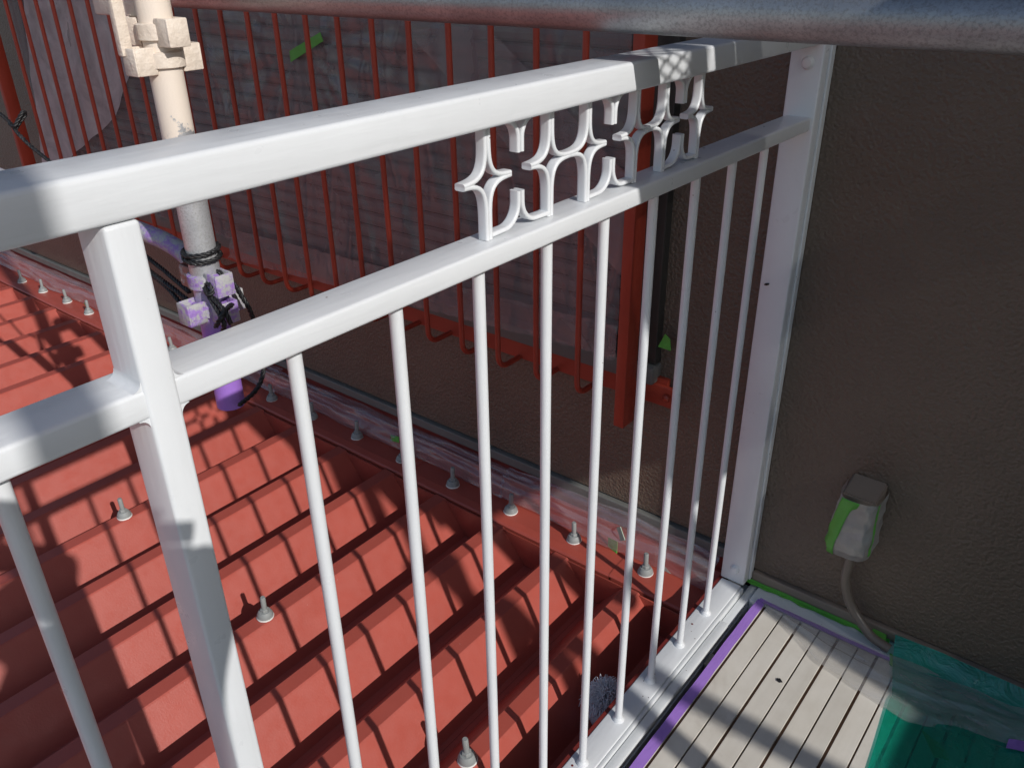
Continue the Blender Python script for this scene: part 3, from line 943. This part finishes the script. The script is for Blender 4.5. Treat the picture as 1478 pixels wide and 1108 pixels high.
# ------------------------------------------------------------------ scaffold: pipes, post, couplers, ropes
PR = 0.0243
TX, TY = -0.708, 0.696
PY, PZ = 0.804, -0.0604
def pipe(a, c, name, label, matn='galvanised', group=None, r=PR, n=28):
    b = nb(); a = Vector(a); c = Vector(c)
    m = max(2, int((c-a).length/0.3))
    tube(b, [a.lerp(c, k/m) for k in range(m+1)], r, n)
    return tag(obj(name, b, matn, None, True, 60), label, 'scaffold pipe', group)
pipe((-0.93, PY, PZ), (1.66, PY, PZ), 'scaffold_pipe', 'galvanised scaffold pipe crossing just above the white top rail')
sp = empty('scaffold_post', (TX, TY, -0.72), 'scaffold post with cream paint above and purple paint at its foot', 'scaffold post')
b = nb()
pts = [(TX, TY, 1.9-0.1*k) for k in range(27)]
pts = [p for p in pts if p[2] > -0.715]+[(TX, TY, -0.722)]
tube(b, pts, PR, 28); obj('tube', b, 'scaffold_post_paint', sp, True, 60)
def coupler(z, pockets, matn, mat2=None):
    b = nb()
    lathe(b, (TX, TY, z-0.012), [(PR+0.001, 0), (PR+0.006, 0.002), (PR+0.006, 0.022), (PR+0.001, 0.024)], 24)
    ring = obj('coupler', b, matn, sp, True, 40)
    for i, ang in enumerate(pockets):
        a = math.radians(ang)
        rot = Matrix.Rotation(a, 3, 'Z')
        b = nb()
        # U-shaped wedge pocket: two cheeks, front plate
        for c, s in (((-0.003, 0.0145, 0), (0.030, 0.0045, 0.038)), ((-0.003, -0.0145, 0), (0.030, 0.0045, 0.038)), ((0.0130, 0, 0), (0.0045, 0.0335, 0.038))):
            cc = Vector((TX, TY, z))+rot @ Vector((PR+0.014+c[0], c[1], c[2]))
            obox(b, cc, s, rot, 0.0022, 2)
        obj('wedge_pocket', b, mat2 if (mat2 and i % 2) else matn, ring, True, 40)
Zc1 = on(240, 90, 1, TY-0.02).z
coupler(Zc1, (-90, 90, 180), 'cream_paint')
Zc2 = on(245, 50, 1, TY-0.02).z
coupler(Zc2, (0, 200), 'cream_paint')
# wedge head hooking the pipe to the post
b = nb()
box(b, (TX-0.019, TY-0.058, Zc2-0.030), (TX-0.005, TY-0.040, 0.02), 0.003)
box(b, (TX-0.150, TY+0.030, PZ-0.030), (TX-0.128, PY-0.010, PZ+0.030), 0.004)
box(b, (TX-0.150, TY-0.012, PZ-0.028), (TX-0.020, TY+0.0295, PZ+0.028), 0.004)
obj('wedge_head', b, 'cream_paint', sp, True, 40)
ZL = on(300, 450, 1, TY-0.02).z
coupler(ZL, (-90, 90, 0), 'purple_spray')
coupler(ZL+0.048, (0, 180), 'purple_spray', 'red_oxide_spray')
# short bent brace clamped to the post foot
b = nb()
bp = [at(300, 425, 1.46), at(287, 393, 1.46), at(268, 368, 1.47), at(240, 349, 1.49), at(205, 334, 1.52), at(120, 300, 1.62), at(20, 262, 1.74), at(-120, 205, 1.95)]
tube(b, smooth_path(bp, 8), 0.0165, 18); tag(obj('brace_tube', b, 'purple_spray_thin', None, True, 60), 'bent tube with purple overspray clamped to the scaffold post foot', 'tube')

# ropes
def rope(paths, name, label, r=0.0042):
    b = nb()
    for p in paths: rope_mesh(b, p, r)
    return tag(obj(name, b, 'rope_black', None, True), label, 'rope')
def k5(x, y, d): return at(230+x*0.2706, 320+y*0.2706, d)
loops = []
for z, ph in ((on(296, 362, 1, TY).z, 0), (on(297, 371, 1, TY).z, 1.0)):
    loops.append([(TX+(PR+0.004)*math.cos(a+ph), TY+(PR+0.004)*math.sin(a+ph), z+0.003*math.sin(a)) for a in [2*math.pi*k/16 for k in range(17)]])
dR = 1.372
loops.append([k5(165, 170, 1.40), k5(175, 200, dR), k5(205, 290, dR), k5(245, 360, dR-.01), k5(285, 430, dR-.02), k5(320, 490, dR-.03), k5(345, 545, dR-.03), k5(330, 610, dR)])
loops.append([k5(215, 290, dR), k5(250, 268, dR-.01), k5(300, 262, dR-.01), k5(350, 290, dR-.01), k5(400, 335, dR), k5(440, 400, 1.39), k5(475, 455, 1.40), k5(500, 520, 1.42), k5(548, 660, 1.46), k5(556, 760, 1.47), k5(545, 840, 1.47), k5(505, 910, 1.46), k5(425, 978, 1.43)])
loops.append([k5(250, 330, dR-.02), k5(275, 335, dR-.03), k5(285, 370, dR-.03), k5(260, 390, dR-.03), k5(245, 350, dR-.02)])
loops.append([k5(380, 545, dR-.03), k5(350, 480, dR-.04), k5(310, 430, dR-.03), k5(270, 390, dR-.02), k5(240, 345, dR-.02)])
loops.append([k5(300, 560, dR-.03), k5(330, 510, dR-.045), k5(365, 460, dR-.03), k5(390, 440, dR)])
rope(loops, 'black_rope', 'black twisted rope knotted round the scaffold post above its foot')
rope([[k5(160, 375, 1.45), k5(60, 290, 1.5), k5(0, 240, 1.53), k5(-200, 90, 1.66), k5(-500, -90, 1.85)],
      [k5(165, 450, 1.44), k5(100, 375, 1.47), k5(0, 300, 1.52), k5(-200, 150, 1.65), k5(-500, -60, 1.86)],
      [k5(150, 480, 1.44), k5(85, 400, 1.47), k5(0, 315, 1.52), k5(-200, 165, 1.65), k5(-500, -50, 1.87)],
      [k5(165, 425, 1.44), k5(110, 385, 1.46), k5(0, 305, 1.51), k5(-200, 155, 1.63)]],
     'black_rope', 'taut black ropes running from the purple coupler behind the white post')
kx = lambda x, y, d: at(x*0.2031, y*0.2031, d)
rope([[kx(-300, 640, 1.9), kx(-60, 770, 1.82), kx(60, 860, 1.8), kx(130, 950, 1.78), kx(220, 1040, 1.77), kx(320, 1120, 1.76), kx(420, 1200, 1.75)],
      [kx(70, 880, 1.79), kx(100, 900, 1.78), kx(130, 850, 1.78), kx(165, 795, 1.78), kx(180, 815, 1.79), kx(140, 870, 1.79), kx(110, 920, 1.79)]],
     'black_rope', 'black rope with a bow knot in front of the far grille post')

# ------------------------------------------------------------------ fibre bundle in the gutter
bd = on(872, 1008, 2, -1.285)
b = nb()
for k in range(900):
    a = rnd.uniform(0, 2*math.pi); el = rnd.uniform(-0.1, 1.45)
    d = Vector((math.cos(a)*math.cos(el), math.sin(a)*math.cos(el), math.sin(el)))
    L = rnd.uniform(0.026, 0.046)
    e = bd+Vector((d.x*L, d.y*L*1.25, d.z*L*0.9))
    m1 = bd+d*L*0.5+Vector((rnd.uniform(-.006, .006), rnd.uniform(-.006, .006), rnd.uniform(0, .006)))
    if e.x > -0.034: e.x = -0.034-rnd.random()*0.01
    m2 = m1.lerp(e, 0.6)+Vector((rnd.uniform(-.005, .005), rnd.uniform(-.005, .005), rnd.uniform(-.002, .006)))
    e = e-Vector((0, 0, rnd.uniform(0, .012)))
    tube(b, [bd, m1, m2, e], [0.0010, 0.0009, 0.0009, 0.0007], 4, False)
bu = empty('mop_head', bd-Vector((0, 0, 0.04)), 'white fluffy fibre bundle in the red gutter beside the sill', 'mop')
o = obj('strands', b, 'white_fibre', bu, True); o['kind'] = 'stuff'
b = nb(); lathe(b, bd-Vector((0, 0, 0.062)), [(0.024, 0), (0.030, 0.02), (0.028, 0.05), (0.018, 0.066), (0.006, 0.072)], 14)
obj('core', b, 'white_fibre', bu, True)

# ------------------------------------------------------------------ unseen objects outside the frame, placed for the shade they cast
# far end of the balcony: added parapet and shade sheet, scaffold posts
XP = 1.68
b = nb(); box(b, (XP, -1.6, DZ-0.22), (XP+0.12, WY-0.002, -0.36), 0.01); tag(obj('shade_parapet', b, 'shade_parapet_paint', None, True, 40), 'unseen parapet wall added at the far deck end to shade the deck', 'parapet')  # unseen wall, added so the right of the deck falls in shade
pipe((1.715, 0.550, -0.359), (1.715, 0.550, 3.0), 'scaffold_pipe', 'upright scaffold pipe standing on the parapet')
pipe((1.90, 0.47, 0.37), (3.2, 0.47, 0.37), 'scaffold_pipe', 'short guard pipe beyond the parapet')
pipe((1.60, -0.200, DZ), (1.60, -0.200, 2.6), 'scaffold_pipe', 'unseen upright pipe added behind the person to shade the rail end')  # added pipe; its shadow darkens the near end of the top rail
XN = XP+0.05
net = empty('added_shade_net', (XN, 1.0, -0.36), 'unseen dark sheet added at the balcony end to shade wall and rail', 'shade net')  # added sheets, cut to block the sun from wall and rail
def net_sheet(y0, y1, z0, z1, seed):
    b = nb()
    def fn(u, v):
        y = y0+u*(y1-y0); z = z0+v*(z1-z0)
        return (XN+0.02*math.sin(y*9+z*2)+0.015*nz(y*5, z*2, seed), y+0.008*math.sin(z*7), z+0.02*math.sin(y*8)*(1-v))
    sheet(b, fn, 24, 50)
    o = obj('cloth', b, 'net_grey', net, True)
    m = o.modifiers.new('thick', 'SOLIDIFY'); m.thickness = 0.002
net_sheet(0.667, 1.39, 0.46, 3.0, 1)
net_sheet(0.935, 1.39, -0.385, 0.62, 4)
b = nb()
def slant(u, v):  # added sheet, lower edge slanted to keep the grille in shade
    y = 0.0+u*0.672; z0 = 1.27+(0.55-y)*2.75; z0 = max(z0, 0.93)
    z = z0+v*(4.2-z0)
    return (XN-0.012+0.015*math.sin(y*9+z*2)+0.012*nz(y*5, z*2, 9), y, z)
sheet(b, slant, 30, 40)
o = obj('cloth', b, 'net_grey', net, True)
m = o.modifiers.new('thick', 'SOLIDIFY'); m.thickness = 0.002
pipe((XP-0.06, 0.40, 3.0), (XP-0.06, 1.38, 3.0), 'scaffold_pipe', 'top scaffold pipe carrying the added shade sheet')
# unseen walkway: mesh end panel, plank and bars shaped for the shade they cast
wk = empty('scaffold_walkway', (0.9, 0.87, 0.235), 'unseen steel scaffold walkway with mesh end panel, plank shaped for its shade', 'walkway')
b = nb(); box(b, (0.735, 0.655, 0.235), (1.64, 1.0, 0.262), 0.003); obj('plank', b, 'galvanised', wk)
for lo, hi in (((0.43, 0.690, 0.235), (0.734, 0.704, 0.265)), ((0.43, 0.806, 0.235), (0.734, 0.830, 0.265)), ((0.43, 0.858, 0.235), (0.734, 0.905, 0.265)), ((0.43, 0.915, 0.235), (0.734, 0.985, 0.265)), ((0.418, 0.690, 0.235), (0.4295, 0.985, 0.265))):
    b = nb(); box(b, lo, hi, 0.002); obj('edge_frame', b, 'galvanised', wk)
b = nb()
for k in range(-8, 22):
    for sgn in (-1, 1):
        P = []
        for y in (0.704, 0.806):
            xx = 0.43+0.028*k+sgn*(y-0.755)*0.75
            P.append((xx, y, 0.252))
        a, c = Vector(P[0]), Vector(P[1])
        # clip to panel
        if max(a.x, c.x) < 0.432 or min(a.x, c.x) > 0.732: continue
        def clipx(p, q, lim, keep):
            if (p.x-lim)*keep >= 0: return p
            t = (lim-p.x)/(q.x-p.x); return p.lerp(q, t)
        a2 = clipx(clipx(a, c, 0.431, 1), c, 0.733, -1); c2 = clipx(clipx(c, a, 0.431, 1), a, 0.733, -1)
        if (c2-a2).length > 0.01: tube(b, [a2, c2], 0.0019, 5)
o = obj('mesh_panel', b, 'galvanised', wk)
pipe((1.60, 0.74, 0.2095), (1.60, 1.02, 0.2095), 'scaffold_pipe', 'short cross pipe under the steel walkway')

# ------------------------------------------------------------------ the person taking the picture (behind the lens)
per = empty('person', (1.2, -0.2, DZ), 'person in grey jacket and navy trousers holding a phone up', 'person')
J = {}
verts, edges, rad = [], [], []
def jv(name, co, r, parent=None):
    J[name] = len(verts); verts.append(Vector(co)); rad.append(r)
    if parent is not None: edges.append((J[parent], J[name]))
HC = Vector((1.10, -0.130, 0.19))
fx = Vector((-0.82, 0.57, 0)).normalized(); sx_ = Vector((-0.57, -0.82, 0)).normalized()   # facing, left-hand side
base = Vector((1.22, -0.285, 0.02))
def bp_(f, s, z): return base+fx*f+sx_*s+Vector((0, 0, z))
jv('pelvis', bp_(0.0, 0, -0.52), (0.155, 0.115))
jv('waist', bp_(0.02, 0, -0.38), (0.140, 0.105), 'pelvis')
jv('chest', bp_(0.05, 0, -0.20), (0.155, 0.115), 'waist')
jv('collar', bp_(0.11, 0, -0.07), (0.095, 0.075), 'chest')
jv('neck', bp_(0.16, 0, 0.045), (0.052, 0.055), 'collar')
jv('jaw', HC+Vector((0, 0, -0.055))+fx*0.012, (0.062, 0.075), 'neck')
jv('head', HC+Vector((0, 0, 0.02)), (0.078, 0.094), 'jaw')
jv('crown', HC+Vector((0, 0, 0.082))-fx*0.01, (0.055, 0.07), 'head')
phone_c = CAM-fw*0.018+rt*0.045
for s, nme in ((1, 'l'), (-1, 'r')):
    jv('sh'+nme, bp_(0.06, s*0.165, -0.115), (0.062, 0.062), 'collar')
    el = Vector((0.80, -0.34, -0.25)) if s == 1 else Vector((0.99, -0.06, -0.27))
    jv('el'+nme, el, (0.044, 0.044), 'sh'+nme)
    wr_ = phone_c-rt*s*(0.105 if s == 1 else 0.128)-fw*0.030+dn*(0.075 if s == 1 else 0.105)
    jv('fa'+nme, el.lerp(wr_, 0.45), (0.038, 0.038), 'el'+nme)
    jv('wr'+nme, wr_, (0.032, 0.028), 'fa'+nme)
    jv('pa'+nme, phone_c-rt*s*(0.092 if s == 1 else 0.122)-fw*0.012+dn*(0.022 if s == 1 else -0.022), (0.046, 0.028) if s == 1 else (0.068, 0.038), 'wr'+nme)
    jv('hip'+nme, bp_(-0.0, s*0.085, -0.60), (0.088, 0.088), 'pelvis')
    jv('kn'+nme, bp_(0.06, s*0.10, -0.87), (0.058, 0.06), 'hip'+nme)
    jv('ca'+nme, bp_(0.03, s*0.105, -1.0), (0.054, 0.056), 'kn'+nme)
    jv('an'+nme, bp_(0.0, s*0.11, DZ+0.055), (0.040, 0.042), 'ca'+nme)
    jv('to'+nme, bp_(0.16, s*0.125, DZ+0.012), (0.042, 0.030), 'an'+nme)
me = bpy.data.meshes.new('body'); me.from_pydata(verts, edges, [])
bo = bpy.data.objects.new('body_tmp', me); COL.objects.link(bo)
sk = bo.modifiers.new('skin', 'SKIN'); sk.use_smooth_shade = True
for i, sv in enumerate(me.skin_vertices[0].data):
    sv.radius = rad[i]; sv.use_root = (i == 0)
su = bo.modifiers.new('sub', 'SUBSURF'); su.levels = 2; su.render_levels = 2
dg = bpy.context.evaluated_depsgraph_get(); dg.update()
bme = bpy.data.meshes.new_from_object(bo.evaluated_get(dg))
bpy.data.objects.remove(bo)
bme.name = 'body'
bme.materials.clear()
for mname in ('skin', 'cloth_grey', 'cloth_navy', 'phone_black'): bme.materials.append(MATS[mname])
wl, wr2 = verts[J['wrl']], verts[J['wrr']]
for p in bme.polygons:
    c = p.center; p.use_smooth = True
    if c.z > 0.04 and (c-HC).length < 0.2: p.material_index = 0
    elif min((c-phone_c+rt*0.092).length, (c-phone_c-rt*0.12).length) < 0.07: p.material_index = 0
    elif c.z > -0.52: p.material_index = 1
    elif c.z > DZ+0.09: p.material_index = 2
    else: p.material_index = 3
link('body', bme, per)
for s in (1, -1):
    root = phone_c-rt*s*(0.090 if s == 1 else 0.112)-fw*0.006
    for k in range(4):
        p0 = root+dn*(0.026-0.017*k)
        ln = (0.058, 0.066, 0.068, 0.060)[k]
        b = nb(); tube(b, smooth_path([p0-fw*0.010, p0+rt*s*ln*0.30-fw*0.017, p0+rt*s*ln*0.62-fw*0.016, p0+rt*s*ln*0.85-fw*0.013], 3), 0.0078, 8)
        obj('finger', b, 'skin', per, True)
    p0 = root+dn*0.030
    b = nb(); tube(b, [p0-fw*0.012, p0+dn*0.012+rt*s*0.02-fw*0.012, p0+dn*0.010+rt*s*0.045-fw*0.009], [0.010, 0.0095, 0.007], 8)
    obj('thumb', b, 'skin', per, True)
b = nb()
bmesh.ops.create_uvsphere(b, u_segments=28, v_segments=16, radius=1.0)
for v in b.verts:
    c = v.co
    d = 1+0.03*nz(c.x*5, c.y*5, c.z*5)
    f = c.x
    q = HC+Vector((0, 0, 0.035))+fx*(c.x*0.104*d-0.012)+sx_*(c.y*0.088*d)+Vector((0, 0, c.z*0.098*d))
    if c.x > 0.35 and c.z < 0.45: q -= fx*0.05
    v.co = q
obj('hair', b, 'hair', per, True)
b = nb()
V = [b.verts.new(HC+fx*f+sx_*sd2+Vector((0, 0, z))) for f, sd2, z in ((0.085, 0, 0.03), (0.112, 0, -0.012), (0.088, 0.016, -0.018), (0.088, -0.016, -0.018), (0.07, 0, -0.01))]
for f in ((0, 1, 2), (0, 3, 1), (1, 3, 2), (0, 2, 4), (0, 4, 3), (2, 3, 4)): b.faces.new([V[i] for i in f])
obj('nose', b, 'skin', per, True)
for s in (1, -1):
    b = nb(); bmesh.ops.create_uvsphere(b, u_segments=12, v_segments=8, radius=0.011, matrix=Matrix.Translation(HC+fx*0.080+sx_*s*0.032+Vector((0, 0, 0.018))))
    obj('eye', b, 'white_fibre', per, True)
    b = nb(); bmesh.ops.create_uvsphere(b, u_segments=12, v_segments=8, radius=1, matrix=Matrix.Translation(HC+sx_*s*0.080+Vector((0, 0, 0.0))) @ Matrix.Diagonal((0.016, 0.012, 0.030, 1)))
    obj('ear', b, 'skin', per, True)
b = nb()
rotp = Matrix((rt, dn, fw)).transposed()
obox(b, phone_c, (0.155, 0.075, 0.009), rotp, 0.003)
tag(obj('smartphone', b, 'phone_black', None, True, 40), 'black smartphone held up in both hands by the person', 'phone')
